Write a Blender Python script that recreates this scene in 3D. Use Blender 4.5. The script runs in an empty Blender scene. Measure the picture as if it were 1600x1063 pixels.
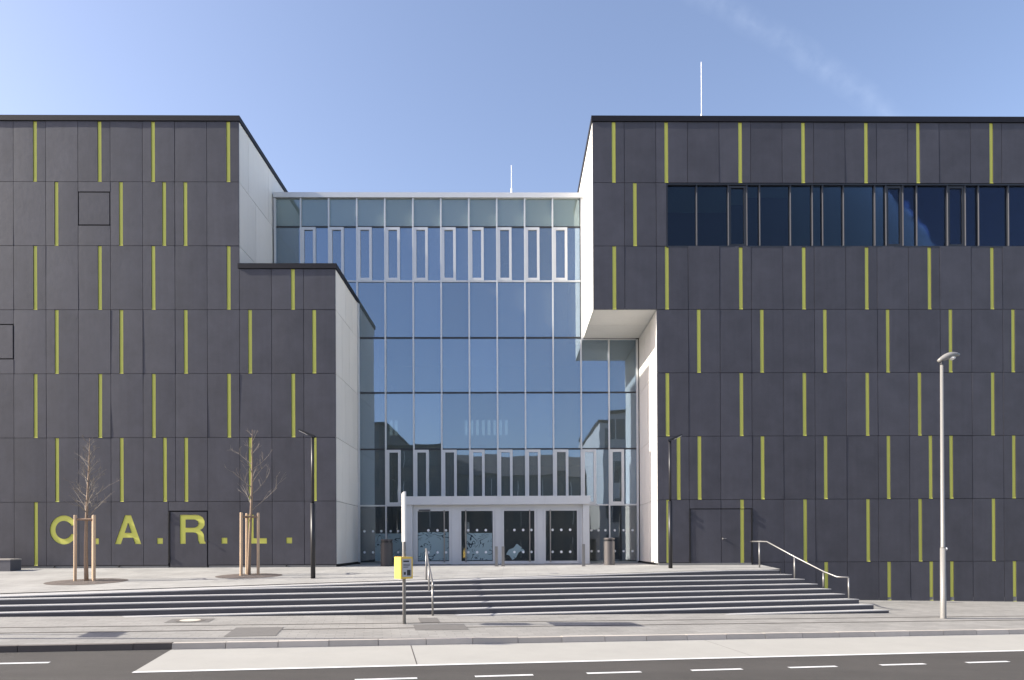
import bpy, math, random
from mathutils import Vector, Matrix
from mathutils.geometry import tessellate_polygon
R = math.radians
rnd = random.Random(7)
SC = bpy.context.scene
COL = SC.collection

# ------------------------------------------------------------------ camera
CX, CY, CZ = -0.0649, -26.8069, 0.8057
YAW, PIT, ROL = 0.01202, 0.00271, -0.00459
cam = bpy.data.cameras.new('camera')
cam.sensor_width = 36.0
cam.lens = 1067.0 / 1600.0 * 36.0
cam.shift_x = (800 - 813.41) / 1600.0
cam.shift_y = (846.49 - 531.5) / 1600.0
cam.clip_start = 0.1
cam.clip_end = 3000
camo = bpy.data.objects.new('camera', cam)
COL.objects.link(camo)
fw = Vector((math.sin(YAW) * math.cos(PIT), math.cos(YAW) * math.cos(PIT), math.sin(PIT)))
r0 = Vector((math.cos(YAW), -math.sin(YAW), 0))
u0 = r0.cross(fw)
rr = math.cos(ROL) * r0 + math.sin(ROL) * u0
uu = -math.sin(ROL) * r0 + math.cos(ROL) * u0
M = Matrix((rr, uu, -fw)).transposed().to_4x4()
M.translation = (CX, CY, CZ)
camo.matrix_world = M
SC.camera = camo

# ------------------------------------------------------------------ sky, sun, exposure
SUN_TRAVEL = Vector((1.0, 0.096, -0.571)).normalized()
SUN_POS = -SUN_TRAVEL
EL = math.asin(SUN_POS.z)
AZ = math.atan2(SUN_POS.x, SUN_POS.y)
world = bpy.data.worlds.new('World')
SC.world = world
world.use_nodes = True
nt = world.node_tree
nt.nodes.clear()
out = nt.nodes.new('ShaderNodeOutputWorld')
bg = nt.nodes.new('ShaderNodeBackground')
sky = nt.nodes.new('ShaderNodeTexSky')
sky.sky_type = 'NISHITA'
sky.sun_disc = False
sky.sun_elevation = EL
sky.sun_rotation = AZ
sky.altitude = 0
sky.air_density = 1.0
sky.dust_density = 1.5
sky.ozone_density = 2.6
bg.inputs['Strength'].default_value = 0.15
# a faint old contrail drifting across the sky: lifts the sky colour a little along one great circle
tc = nt.nodes.new('ShaderNodeTexCoord')
dot = nt.nodes.new('ShaderNodeVectorMath'); dot.operation = 'DOT_PRODUCT'
dot.inputs[1].default_value = (-0.4211, 0.6411, -0.6416)
nt.links.new(tc.outputs['Generated'], dot.inputs[0])
wob = nt.nodes.new('ShaderNodeTexNoise'); wob.inputs['Scale'].default_value = 9.0; wob.inputs['Detail'].default_value = 7.0
nt.links.new(tc.outputs['Generated'], wob.inputs['Vector'])
wsc = nt.nodes.new('ShaderNodeMath'); wsc.operation = 'MULTIPLY_ADD'
wsc.inputs[1].default_value = 0.03; wsc.inputs[2].default_value = -0.015
nt.links.new(wob.outputs['Fac'], wsc.inputs[0])
add = nt.nodes.new('ShaderNodeMath'); add.operation = 'ADD'
nt.links.new(dot.outputs['Value'], add.inputs[0]); nt.links.new(wsc.outputs[0], add.inputs[1])
ab = nt.nodes.new('ShaderNodeMath'); ab.operation = 'ABSOLUTE'
nt.links.new(add.outputs[0], ab.inputs[0])
mr = nt.nodes.new('ShaderNodeMapRange')
mr.inputs['From Min'].default_value = 0.0; mr.inputs['From Max'].default_value = 0.016
mr.inputs['To Min'].default_value = 1.0; mr.inputs['To Max'].default_value = 0.0
nt.links.new(ab.outputs[0], mr.inputs['Value'])
nz = nt.nodes.new('ShaderNodeTexNoise'); nz.inputs['Scale'].default_value = 60.0; nz.inputs['Detail'].default_value = 8.0
nt.links.new(tc.outputs['Generated'], nz.inputs['Vector'])
nr = nt.nodes.new('ShaderNodeMapRange')
nr.inputs['From Min'].default_value = 0.22; nr.inputs['From Max'].default_value = 0.85
nt.links.new(nz.outputs['Fac'], nr.inputs['Value'])
mu = nt.nodes.new('ShaderNodeMath'); mu.operation = 'MULTIPLY'
nt.links.new(mr.outputs[0], mu.inputs[0]); nt.links.new(nr.outputs[0], mu.inputs[1])
mu2 = nt.nodes.new('ShaderNodeMath'); mu2.operation = 'MULTIPLY'; mu2.inputs[1].default_value = 0.06
# the trail has an end: it fades away from its middle
cdot = nt.nodes.new('ShaderNodeVectorMath'); cdot.operation = 'DOT_PRODUCT'; cdot.inputs[1].default_value = (0.325, 0.770, 0.553)
nt.links.new(tc.outputs['Generated'], cdot.inputs[0])
cmr = nt.nodes.new('ShaderNodeMapRange'); cmr.inputs['From Min'].default_value = 0.90; cmr.inputs['From Max'].default_value = 0.985
nt.links.new(cdot.outputs['Value'], cmr.inputs['Value'])
mu3 = nt.nodes.new('ShaderNodeMath'); mu3.operation = 'MULTIPLY'
nt.links.new(mu.outputs[0], mu3.inputs[0]); nt.links.new(cmr.outputs[0], mu3.inputs[1])
nt.links.new(mu3.outputs[0], mu2.inputs[0])
mixc = nt.nodes.new('ShaderNodeMix'); mixc.data_type = 'RGBA'
mixc.inputs['B'].default_value = (7.0, 7.6, 8.4, 1)
nt.links.new(mu2.outputs[0], mixc.inputs['Factor'])
tint = nt.nodes.new('ShaderNodeVectorMath'); tint.operation = 'MULTIPLY'   # white balance of the photograph: slightly lilac sky
tint.inputs[1].default_value = (1.14, 0.965, 0.915)
nt.links.new(sky.outputs[0], tint.inputs[0])
nt.links.new(tint.outputs[0], mixc.inputs['A'])
nt.links.new(mixc.outputs['Result'], bg.inputs['Color'])
nt.links.new(bg.outputs[0], out.inputs[0])

sun = bpy.data.lights.new('sun', 'SUN')
sun.energy = 4.8
sun.angle = R(0.53)
sun.color = (1.0, 0.94, 0.83)
suno = bpy.data.objects.new('sun', sun)
COL.objects.link(suno)
suno.rotation_euler = SUN_TRAVEL.to_track_quat('-Z', 'Y').to_euler()
suno.location = (-40, -8, 40)

SC.view_settings.view_transform = 'Standard'
SC.view_settings.look = 'None'
SC.view_settings.exposure = 1.0
SC.view_settings.gamma = 1.0
SC.view_settings.use_curve_mapping = False

# ------------------------------------------------------------------ materials
MATS = {}
def mat(name, col, rough=0.6, spec=0.5, metal=0.0, var=0.0, noise=0.0, nscale=3.0, bump=0.0, bscale=40.0, streak=0.0, smap=(5, 5, 0.25), srot=0.0, grain=0.0, gscale=60.0):
    """Principled material: object-random tone, cloudy mottling, vertical streaks, fine grain, fine bump."""
    m = bpy.data.materials.new(name)
    m.use_nodes = True
    t = m.node_tree
    b = t.nodes['Principled BSDF']
    b.inputs['Roughness'].default_value = rough
    b.inputs['Specular IOR Level'].default_value = spec
    b.inputs['Metallic'].default_value = metal
    b.inputs['Base Color'].default_value = (*col, 1)
    geo = t.nodes.new('ShaderNodeNewGeometry')
    val = None
    def addv(sock, amp):
        nonlocal val
        m1 = t.nodes.new('ShaderNodeMath'); m1.operation = 'MULTIPLY_ADD'
        m1.inputs[1].default_value = 2 * amp; m1.inputs[2].default_value = -amp
        t.links.new(sock, m1.inputs[0])
        if val is None: val = m1.outputs[0]
        else:
            a = t.nodes.new('ShaderNodeMath'); a.operation = 'ADD'
            t.links.new(val, a.inputs[0]); t.links.new(m1.outputs[0], a.inputs[1]); val = a.outputs[0]
    if var:
        oi = t.nodes.new('ShaderNodeObjectInfo'); addv(oi.outputs['Random'], var)
    if noise:
        n = t.nodes.new('ShaderNodeTexNoise'); n.inputs['Scale'].default_value = nscale; n.inputs['Detail'].default_value = 6
        n.inputs['Roughness'].default_value = 0.65
        t.links.new(geo.outputs['Position'], n.inputs['Vector']); addv(n.outputs['Fac'], noise)
    if grain:
        n = t.nodes.new('ShaderNodeTexNoise'); n.inputs['Scale'].default_value = gscale; n.inputs['Detail'].default_value = 3
        t.links.new(geo.outputs['Position'], n.inputs['Vector']); addv(n.outputs['Fac'], grain)
    if streak:
        mp = t.nodes.new('ShaderNodeMapping'); mp.inputs['Scale'].default_value = smap; mp.inputs['Rotation'].default_value = (0, 0, srot); mp.vector_type = 'TEXTURE' if False else 'POINT'
        t.links.new(geo.outputs['Position'], mp.inputs['Vector'])
        n = t.nodes.new('ShaderNodeTexNoise'); n.inputs['Scale'].default_value = 1.3; n.inputs['Detail'].default_value = 5
        t.links.new(mp.outputs[0], n.inputs['Vector']); addv(n.outputs['Fac'], streak)
    if val is not None:
        a = t.nodes.new('ShaderNodeMath'); a.operation = 'ADD'; a.inputs[1].default_value = 1.0
        t.links.new(val, a.inputs[0])
        vm = t.nodes.new('ShaderNodeVectorMath'); vm.operation = 'SCALE'; vm.inputs[0].default_value = col
        t.links.new(a.outputs[0], vm.inputs['Scale'])
        t.links.new(vm.outputs[0], b.inputs['Base Color'])
    if bump:
        n = t.nodes.new('ShaderNodeTexNoise'); n.inputs['Scale'].default_value = bscale; n.inputs['Detail'].default_value = 4
        t.links.new(geo.outputs['Position'], n.inputs['Vector'])
        bp = t.nodes.new('ShaderNodeBump'); bp.inputs['Strength'].default_value = bump; bp.inputs['Distance'].default_value = 0.02
        t.links.new(n.outputs['Fac'], bp.inputs['Height']); t.links.new(bp.outputs[0], b.inputs['Normal'])
    MATS[name] = m
    return m

def paving(name, col, rowh, brickw, ang, joint=0.72, mort=0.012, var=0.10, noise=0.16, offs=0.5):
    """Light paving: fine slab joints as colour (too small to pick apart), mottling and grain."""
    m = mat(name, col, rough=0.85, spec=0.25)
    t = m.node_tree; b = t.nodes['Principled BSDF']
    geo = t.nodes.new('ShaderNodeNewGeometry')
    mp = t.nodes.new('ShaderNodeMapping'); mp.inputs['Rotation'].default_value = (0, 0, -ang)
    t.links.new(geo.outputs['Position'], mp.inputs['Vector'])
    br = t.nodes.new('ShaderNodeTexBrick')
    br.offset = offs
    br.inputs['Scale'].default_value = 1.0
    br.inputs['Brick Width'].default_value = brickw; br.inputs['Row Height'].default_value = rowh
    br.inputs['Mortar Size'].default_value = mort; br.inputs['Mortar Smooth'].default_value = 0.3
    br.inputs['Color1'].default_value = (1 - var, 1 - var, 1 - var, 1); br.inputs['Color2'].default_value = (1 + var, 1 + var, 1 + var, 1)
    br.inputs['Mortar'].default_value = (joint, joint, joint, 1)
    t.links.new(mp.outputs[0], br.inputs['Vector'])
    n = t.nodes.new('ShaderNodeTexNoise'); n.inputs['Scale'].default_value = 0.7; n.inputs['Detail'].default_value = 8; n.inputs['Roughness'].default_value = 0.7
    t.links.new(geo.outputs['Position'], n.inputs['Vector'])
    mr = t.nodes.new('ShaderNodeMapRange'); mr.inputs['From Min'].default_value = 0.25; mr.inputs['From Max'].default_value = 0.75
    mr.inputs['To Min'].default_value = 1 - noise; mr.inputs['To Max'].default_value = 1 + noise
    t.links.new(n.outputs['Fac'], mr.inputs['Value'])
    v1 = t.nodes.new('ShaderNodeVectorMath'); v1.operation = 'SCALE'
    t.links.new(br.outputs['Color'], v1.inputs[0]); t.links.new(mr.outputs[0], v1.inputs['Scale'])
    v2 = t.nodes.new('ShaderNodeVectorMath'); v2.operation = 'MULTIPLY'; v2.inputs[1].default_value = col
    t.links.new(v1.outputs[0], v2.inputs[0]); t.links.new(v2.outputs[0], b.inputs['Base Color'])
    n2 = t.nodes.new('ShaderNodeTexNoise'); n2.inputs['Scale'].default_value = 70; n2.inputs['Detail'].default_value = 3
    t.links.new(geo.outputs['Position'], n2.inputs['Vector'])
    bp = t.nodes.new('ShaderNodeBump'); bp.inputs['Strength'].default_value = 0.25; bp.inputs['Distance'].default_value = 0.01
    t.links.new(n2.outputs['Fac'], bp.inputs['Height']); t.links.new(bp.outputs[0], b.inputs['Normal'])
    return m

def glass(name, refl, gcol, tcol, dcol=None, dfac=0.0, fresnel=False, wob=0.0, vary=0.0):
    m = bpy.data.materials.new(name); m.use_nodes = True
    t = m.node_tree; t.nodes.clear()
    o = t.nodes.new('ShaderNodeOutputMaterial')
    tr = t.nodes.new('ShaderNodeBsdfTransparent'); tr.inputs[0].default_value = (*tcol, 1)
    gl = t.nodes.new('ShaderNodeBsdfGlossy'); gl.inputs['Color'].default_value = (*gcol, 1); gl.inputs['Roughness'].default_value = 0.012
    if wob:
        geo = t.nodes.new('ShaderNodeNewGeometry')
        n = t.nodes.new('ShaderNodeTexNoise'); n.inputs['Scale'].default_value = 1.1; n.inputs['Detail'].default_value = 1
        t.links.new(geo.outputs['Position'], n.inputs['Vector'])
        bp = t.nodes.new('ShaderNodeBump'); bp.inputs['Strength'].default_value = 1.0; bp.inputs['Distance'].default_value = wob
        t.links.new(n.outputs['Fac'], bp.inputs['Height']); t.links.new(bp.outputs[0], gl.inputs['Normal'])
    mx = t.nodes.new('ShaderNodeMixShader')
    if fresnel:
        fr = t.nodes.new('ShaderNodeFresnel'); fr.inputs['IOR'].default_value = 1.65
        sc = t.nodes.new('ShaderNodeMath'); sc.operation = 'MULTIPLY_ADD'; sc.inputs[1].default_value = 1.0; sc.inputs[2].default_value = refl
        sc.use_clamp = True
        t.links.new(fr.outputs[0], sc.inputs[0]); t.links.new(sc.outputs[0], mx.inputs[0])
    else:
        mx.inputs[0].default_value = refl
        if vary:                                   # coating differs a little from pane to pane
            oi = t.nodes.new('ShaderNodeObjectInfo'); ma = t.nodes.new('ShaderNodeMath'); ma.operation = 'MULTIPLY_ADD'
            ma.inputs[1].default_value = vary; ma.inputs[2].default_value = refl - vary / 2
            t.links.new(oi.outputs['Random'], ma.inputs[0]); t.links.new(ma.outputs[0], mx.inputs[0])
    t.links.new(tr.outputs[0], mx.inputs[1]); t.links.new(gl.outputs[0], mx.inputs[2])
    last = mx.outputs[0]
    if dfac:
        df = t.nodes.new('ShaderNodeBsdfDiffuse'); df.inputs[0].default_value = (*dcol, 1)
        m2 = t.nodes.new('ShaderNodeMixShader'); m2.inputs[0].default_value = dfac
        t.links.new(last, m2.inputs[1]); t.links.new(df.outputs[0], m2.inputs[2]); last = m2.outputs[0]
    t.links.new(last, o.inputs[0])
    MATS[name] = m
    return m

def scribble_film():
    """Frosted pale blue-green window film printed with dark hand-drawn curls."""
    m = bpy.data.materials.new('printed_film'); m.use_nodes = True
    t = m.node_tree; b = t.nodes['Principled BSDF']
    geo = t.nodes.new('ShaderNodeNewGeometry')
    n = t.nodes.new('ShaderNodeTexNoise'); n.inputs['Scale'].default_value = 1.7; n.inputs['Detail'].default_value = 1.5
    t.links.new(geo.outputs['Position'], n.inputs['Vector'])
    s = t.nodes.new('ShaderNodeMath'); s.operation = 'MULTIPLY'; s.inputs[1].default_value = 14.0
    t.links.new(n.outputs['Fac'], s.inputs[0])
    fr = t.nodes.new('ShaderNodeMath'); fr.operation = 'FRACT'; t.links.new(s.outputs[0], fr.inputs[0])
    lt = t.nodes.new('ShaderNodeMath'); lt.operation = 'LESS_THAN'; lt.inputs[1].default_value = 0.22
    t.links.new(fr.outputs[0], lt.inputs[0])
    n2 = t.nodes.new('ShaderNodeTexNoise'); n2.inputs['Scale'].default_value = 2.3
    t.links.new(geo.outputs['Position'], n2.inputs['Vector'])
    g = t.nodes.new('ShaderNodeMath'); g.operation = 'GREATER_THAN'; g.inputs[1].default_value = 0.47
    t.links.new(n2.outputs['Fac'], g.inputs[0])
    mu = t.nodes.new('ShaderNodeMath'); mu.operation = 'MULTIPLY'
    t.links.new(lt.outputs[0], mu.inputs[0]); t.links.new(g.outputs[0], mu.inputs[1])
    mc = t.nodes.new('ShaderNodeMix'); mc.data_type = 'RGBA'
    mc.inputs['A'].default_value = (0.24, 0.33, 0.36, 1); mc.inputs['B'].default_value = (0.03, 0.05, 0.07, 1)
    t.links.new(mu.outputs[0], mc.inputs['Factor']); t.links.new(mc.outputs['Result'], b.inputs['Base Color'])
    b.inputs['Roughness'].default_value = 0.25
    MATS['film'] = m

mat('panel', (0.057, 0.057, 0.070), rough=0.52, spec=0.40, var=0.10, noise=0.42, nscale=1.1, bump=0.16, bscale=5, streak=0.12, grain=0.08, gscale=25)
mat('joint', (0.020, 0.020, 0.024), rough=0.9)
mat('yellow', (0.64, 0.635, 0.12), rough=0.55, var=0.05, noise=0.06)
mat('coping', (0.012, 0.012, 0.017), rough=0.6, spec=0.25, noise=0.08)
mat('pale', (0.73, 0.72, 0.68), rough=0.75, spec=0.3, var=0.05, noise=0.05, nscale=1.2, bump=0.06, bscale=12, streak=0.04)
mat('alu', (0.60, 0.61, 0.62), rough=0.38, spec=0.5, metal=0.25, noise=0.05)
mat('dark_frame', (0.022, 0.024, 0.03), rough=0.4)
mat('steel', (0.25, 0.245, 0.24), rough=0.40, metal=0.6, noise=0.08, nscale=20)
mat('lamp_white', (0.23, 0.225, 0.215), rough=0.4, noise=0.05)
mat('lamp_black', (0.018, 0.018, 0.021), rough=0.42)
mat('black', (0.010, 0.010, 0.012), rough=0.5)
mat('concrete', (0.375, 0.365, 0.335), rough=0.85, spec=0.25, noise=0.12, nscale=1.0, grain=0.06, gscale=50, bump=0.12)
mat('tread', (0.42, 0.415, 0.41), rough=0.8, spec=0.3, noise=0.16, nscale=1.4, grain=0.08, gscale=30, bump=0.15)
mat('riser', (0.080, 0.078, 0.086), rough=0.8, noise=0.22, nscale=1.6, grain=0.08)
mat('plinth', (0.20, 0.20, 0.195), rough=0.85, noise=0.15)
mat('kerb_dark', (0.115, 0.10, 0.09), rough=0.85, var=0.14, noise=0.12, nscale=5)
mat('kerb_light', (0.47, 0.43, 0.38), rough=0.85, var=0.10, noise=0.12, nscale=4)
mat('asphalt', (0.078, 0.073, 0.068), rough=0.9, spec=0.25, streak=0.22, smap=(0.10, 1.6, 0.1), srot=-0.19903, noise=0.20, nscale=0.8, grain=0.18, gscale=90, bump=0.4, bscale=120)
mat('paint', (0.66, 0.66, 0.65), rough=0.7, noise=0.28, nscale=9)
mat('drain', (0.085, 0.075, 0.068), rough=0.8, noise=0.2, nscale=6)
mat('patch', (0.145, 0.138, 0.13), rough=0.9, noise=0.15, nscale=5, grain=0.15, gscale=40)
mat('iron', (0.16, 0.145, 0.13), rough=0.6, noise=0.2, nscale=20)
mat('cover', (0.58, 0.54, 0.46), rough=0.7, noise=0.1, nscale=10)
mat('mulch', (0.115, 0.095, 0.085), rough=0.95, noise=0.25, nscale=8, grain=0.3, gscale=45, bump=0.8, bscale=40)
mat('bark', (0.30, 0.215, 0.15), rough=0.85, noise=0.3, nscale=12, bump=0.5, bscale=30)
mat('twig', (0.21, 0.185, 0.16), rough=0.8, noise=0.2, nscale=10)
mat('stake', (0.55, 0.40, 0.265), rough=0.8, noise=0.15, nscale=6, streak=0.12)
mat('strap', (0.25, 0.17, 0.12), rough=0.9)
mat('bench', (0.10, 0.10, 0.115), rough=0.6, noise=0.15)
mat('bin_dark', (0.05, 0.047, 0.05), rough=0.5, noise=0.1)
mat('sign_yellow', (0.80, 0.54, 0.09), rough=0.4)
mat('sign_white', (0.78, 0.78, 0.76), rough=0.4)
mat('timetable', (0.42, 0.42, 0.45), rough=0.3, noise=0.12, nscale=14)
mat('interior', (0.34, 0.34, 0.33), rough=0.9, noise=0.2, nscale=0.8)
mat('interior_slab', (0.40, 0.40, 0.39), rough=0.9)
mat('spandrel', (0.34, 0.40, 0.38), rough=0.6)
mat('blind', (0.07, 0.095, 0.085), rough=0.8)
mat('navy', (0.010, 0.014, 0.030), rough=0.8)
mat('brick_dark', (0.10, 0.095, 0.095), rough=0.9, noise=0.15)
mat('render_white', (0.44, 0.44, 0.43), rough=0.9, noise=0.08)
mat('roof_brown', (0.10, 0.085, 0.08), rough=0.9, noise=0.15)
mat('rod_white', (0.72, 0.72, 0.72), rough=0.5)
mat('bin_steel', (0.14, 0.13, 0.128), rough=0.42, metal=0.5, noise=0.1, nscale=15)
mat('guide', (0.16, 0.155, 0.16), rough=0.5)
mat('far_glass', (0.06, 0.075, 0.09), rough=0.12)
mat('far_foliage', (0.06, 0.075, 0.035), rough=0.9, noise=0.4, nscale=1.5)
mat('lamp_lens', (0.80, 0.80, 0.78), rough=0.25)
mat('dot', (0.75, 0.77, 0.78), rough=0.4)
glass('hall_glass', 0.36, (0.47, 0.61, 0.82), (0.52, 0.60, 0.61), (0.56, 0.62, 0.54), 0.11, wob=0.0012, vary=0.10)
glass('spandrel_glass', 0.20, (0.60, 0.72, 0.86), (0.75, 0.82, 0.80), (0.38, 0.45, 0.42), 0.30, wob=0.0012, vary=0.06)
glass('door_glass', 0.18, (0.75, 0.82, 0.92), (0.70, 0.76, 0.76), (0.45, 0.48, 0.45), 0.05, wob=0.001)
glass('ribbon_glass', -0.032, (0.72, 0.78, 1.0), (0.55, 0.63, 0.62), fresnel=True, wob=0.001)
scribble_film()
ANG = 0.19903
paving('plaza_paving', (0.332, 0.326, 0.310), 0.40, 0.80, 0.0, joint=0.78, mort=0.010, var=0.06, noise=0.22)
paving('walk_paving', (0.286, 0.277, 0.259), 0.20, 0.40, ANG, joint=0.80, mort=0.010, var=0.06, noise=0.20)
paving('ground_paving', (0.24, 0.235, 0.225), 0.40, 0.40, ANG, joint=0.8, var=0.06)

# ------------------------------------------------------------------ mesh helpers
WPOS = {}
class MB:
    def __init__(s): s.v = []; s.f = []
    def add(s, vs, fs):
        o = len(s.v); s.v += [tuple(v) for v in vs]; s.f += [tuple(i + o for i in f) for f in fs]; return s
    def box(s, x0, x1, y0, y1, z0, z1):
        return s.add([(x0, y0, z0), (x1, y0, z0), (x1, y1, z0), (x0, y1, z0), (x0, y0, z1), (x1, y0, z1), (x1, y1, z1), (x0, y1, z1)],
                     [(0, 3, 2, 1), (4, 5, 6, 7), (0, 1, 5, 4), (1, 2, 6, 5), (2, 3, 7, 6), (3, 0, 4, 7)])
    def hexa(s, lo, hi):
        return s.add(list(lo) + list(hi), [(0, 3, 2, 1), (4, 5, 6, 7), (0, 1, 5, 4), (1, 2, 6, 5), (2, 3, 7, 6), (3, 0, 4, 7)])
    def prism_z(s, poly, z0, z1):
        n = len(poly)
        return s.add([(x, y, z0) for x, y in poly] + [(x, y, z1) for x, y in poly],
                     [tuple(reversed(range(n))), tuple(range(n, 2 * n))] + [(i, (i + 1) % n, n + (i + 1) % n, n + i) for i in range(n)])
    def tube(s, pts, rads, n=8, caps=True):
        pts = [Vector(p) for p in pts]
        if not isinstance(rads, (list, tuple)): rads = [rads] * len(pts)
        vs = []; fs = []
        prev = None
        for i, p in enumerate(pts):
            a = pts[max(i - 1, 0)]; b = pts[min(i + 1, len(pts) - 1)]
            d = (b - a).normalized()
            if prev is None:
                ref = Vector((0, 0, 1)) if abs(d.z) < 0.9 else Vector((1, 0, 0))
                e1 = d.cross(ref).normalized()
            else:
                e1 = (prev - d * prev.dot(d)).normalized()
            prev = e1
            e2 = d.cross(e1)
            for k in range(n):
                an = 2 * math.pi * k / n
                vs.append(p + (e1 * math.cos(an) + e2 * math.sin(an)) * rads[i])
        for i in range(len(pts) - 1):
            for k in range(n):
                a = i * n + k; b = i * n + (k + 1) % n
                fs.append((a, b, b + n, a + n))
        if caps:
            fs.append(tuple(reversed(range(n)))); fs.append(tuple(range((len(pts) - 1) * n, len(pts) * n)))
        return s.add(vs, fs)
    def lathe(s, c, prof, n=20):
        vs = []; fs = []
        for r, z in prof:
            for k in range(n):
                a = 2 * math.pi * k / n
                vs.append((c[0] + r * math.cos(a), c[1] + r * math.sin(a), c[2] + z))
        for i in range(len(prof) - 1):
            for k in range(n):
                a = i * n + k; b = i * n + (k + 1) % n
                fs.append((a, b, b + n, a + n))
        fs.append(tuple(reversed(range(n)))); fs.append(tuple(range((len(prof) - 1) * n, len(prof) * n)))
        return s.add(vs, fs)
    def mesh(s, name, m, origin=(0, 0, 0), smooth=False):
        me = bpy.data.meshes.new(name)
        me.from_pydata([(v[0] - origin[0], v[1] - origin[1], v[2] - origin[2]) for v in s.v], [], s.f)
        me.materials.append(MATS[m])
        if smooth: me.polygons.foreach_set('use_smooth', [True] * len(me.polygons))
        me.update()
        return me
    def build(s, name, m, parent=None, origin=None, smooth=False, **props):
        if origin is None: origin = WPOS[parent.name] if parent else (0, 0, 0)
        return place(name, s.mesh(name, m, origin, smooth), origin, parent, **props)

def place(name, data, loc, parent=None, rot=None, **props):
    o = bpy.data.objects.new(name, data)
    COL.objects.link(o)
    WPOS[o.name] = tuple(loc)
    if parent is not None:
        pl = WPOS[parent.name]
        o.parent = parent
        o.location = (loc[0] - pl[0], loc[1] - pl[1], loc[2] - pl[2])
    else:
        o.location = loc
    if rot: o.rotation_euler = rot
    for k, v in props.items(): o[k] = v
    return o

def thing(name, label, category, loc, group=None):
    o = place(name, None, loc)
    o['label'] = label; o['category'] = category
    if group: o['group'] = group
    return o

# ------------------------------------------------------------------ terrain functions
Y0, TH = -5.0129, 0.19903
US, UC = math.sin(TH), math.cos(TH)
TW, RH = 0.38335, 0.145                 # tread depth, riser height
ZK = lambda k: -0.15 - RH * k
def xy(s, w): return (s * UC + w * US, Y0 + s * US - w * UC)
def sw(x, y): return (x * UC + (y - Y0) * US, x * US - (y - Y0) * UC)
def clamp(a, lo, hi): return max(lo, min(hi, a))
def zground(s, w):
    z = -1.1511 - 0.01735 * clamp(s, -70, 70) - 0.02006 * clamp(w, -8, 20)
    return z
def zwalk(s, w):
    z = zground(s, w)
    if w < 2.5: z -= 0.03 * (2.5 - max(w, -3))
    return z
def zedge(s): return clamp(-0.298 + 0.018 * (s + 0.8), -0.80, ZK(0))
def zplaza(x, y):
    if y >= 0: return -0.08
    s, w = sw(x, y)
    ye = Y0 + math.tan(TH) * x
    f = clamp(y / ye, 0, 1)
    return -0.08 + f * (zedge(s) + 0.08)

def sheet(name, ss, ws, zf, m, lift=0.0, parent=None, **props):
    b = MB()
    for s in ss:
        for w in ws:
            x, y = xy(s, w); b.v.append((x, y, zf(s, w) + lift))
    nw = len(ws)
    for i in range(len(ss) - 1):
        for j in range(nw - 1):
            b.f.append((i * nw + j, i * nw + j + 1, (i + 1) * nw + j + 1, (i + 1) * nw + j))
    return b.build(name, m, parent, origin=(0, 0, 0), **props)

def frange(a, b, n): return [a + (b - a) * i / n for i in range(n + 1)]

# ------------------------------------------------------------------ ground, road, pavement
WK, WB, WR = 6.68, 8.92, 17.5
ground = sheet('ground', [-900, -300, -120] + frange(-70, 70, 14) + [120, 300, 900], [-900, -300, -100, -40, -8, 2, 10, 20, 40, 100, 300, 900],
               lambda s, w: zground(s, w) - 0.45 - (0.25 if w > 19 else 0), 'ground_paving', kind='structure')
walk = sheet('pavement', frange(-70, 70, 28), [-8, -3, 0, 2.5, 4, 5.5, WK - 0.14], zwalk, 'walk_paving', kind='structure')
road = sheet('road', frange(-70, 70, 28), [WK, WB, 10, 13, WR], lambda s, w: zground(s, w) - 0.12, 'asphalt', kind='structure')
far_walk = sheet('pavement', frange(-70, 70, 28), [WR + 0.15, 19.9, 32], lambda s, w: zground(s, w) + 0.0, 'walk_paving', kind='structure')
kerb_far = MB()
for s in frange(-70, 69, 1):
    pass
def strip(b, s0, s1, w0, w1, zf, lift):
    p = [xy(s0, w0), xy(s0, w1), xy(s1, w1), xy(s1, w0)]
    q = [(s0, w0), (s0, w1), (s1, w1), (s1, w0)]
    b.add([(p[i][0], p[i][1], zf(*q[i]) + lift) for i in range(4)], [(0, 1, 2, 3)])
zroad = lambda s, w: zground(s, w) - 0.12
# far kerb: one long stone strip (behind the camera)
b = MB()
b.hexa([(*xy(s, w), zground(s, w) - 0.3) for s, w in ((-69, WR), (69, WR), (69, WR + 0.15), (-69, WR + 0.15))],
       [(*xy(s, w), zground(s, w) + 0.002) for s, w in ((-69, WR), (69, WR), (69, WR + 0.15), (-69, WR + 0.15))])
b.build('far_kerb', 'kerb_light', far_walk)
# near kerb stones
kerb = place('kerb', None, (*xy(0, WK), zground(0, WK)), kind='structure')
s = -22.0
i = 0
while s < 22:
    L = 1.0
    if s < -8.3 < s + L: L = -8.3 - s
    dark = s < -8.31
    b = MB()
    e = 0.006
    a0, a1 = s + e, s + L - e
    dz = rnd.uniform(-0.004, 0.004)
    fl = 0.0 if dark else 0.05                   # bus kerb has a sloping face
    lo = [(*xy(q, w), zroad(q, w) - 0.1) for q, w in ((a0, WK - 0.138), (a0, WK + fl), (a1, WK + fl), (a1, WK - 0.138))]
    hi = [(*xy(q, w), zground(q, w) + 0.004 + dz) for q, w in ((a0, WK - 0.138), (a0, WK), (a1, WK), (a1, WK - 0.138))]
    b.hexa(lo, hi)
    b.build('kerb_stone', 'kerb_dark' if dark else 'kerb_light', kerb)
    s += L
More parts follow.
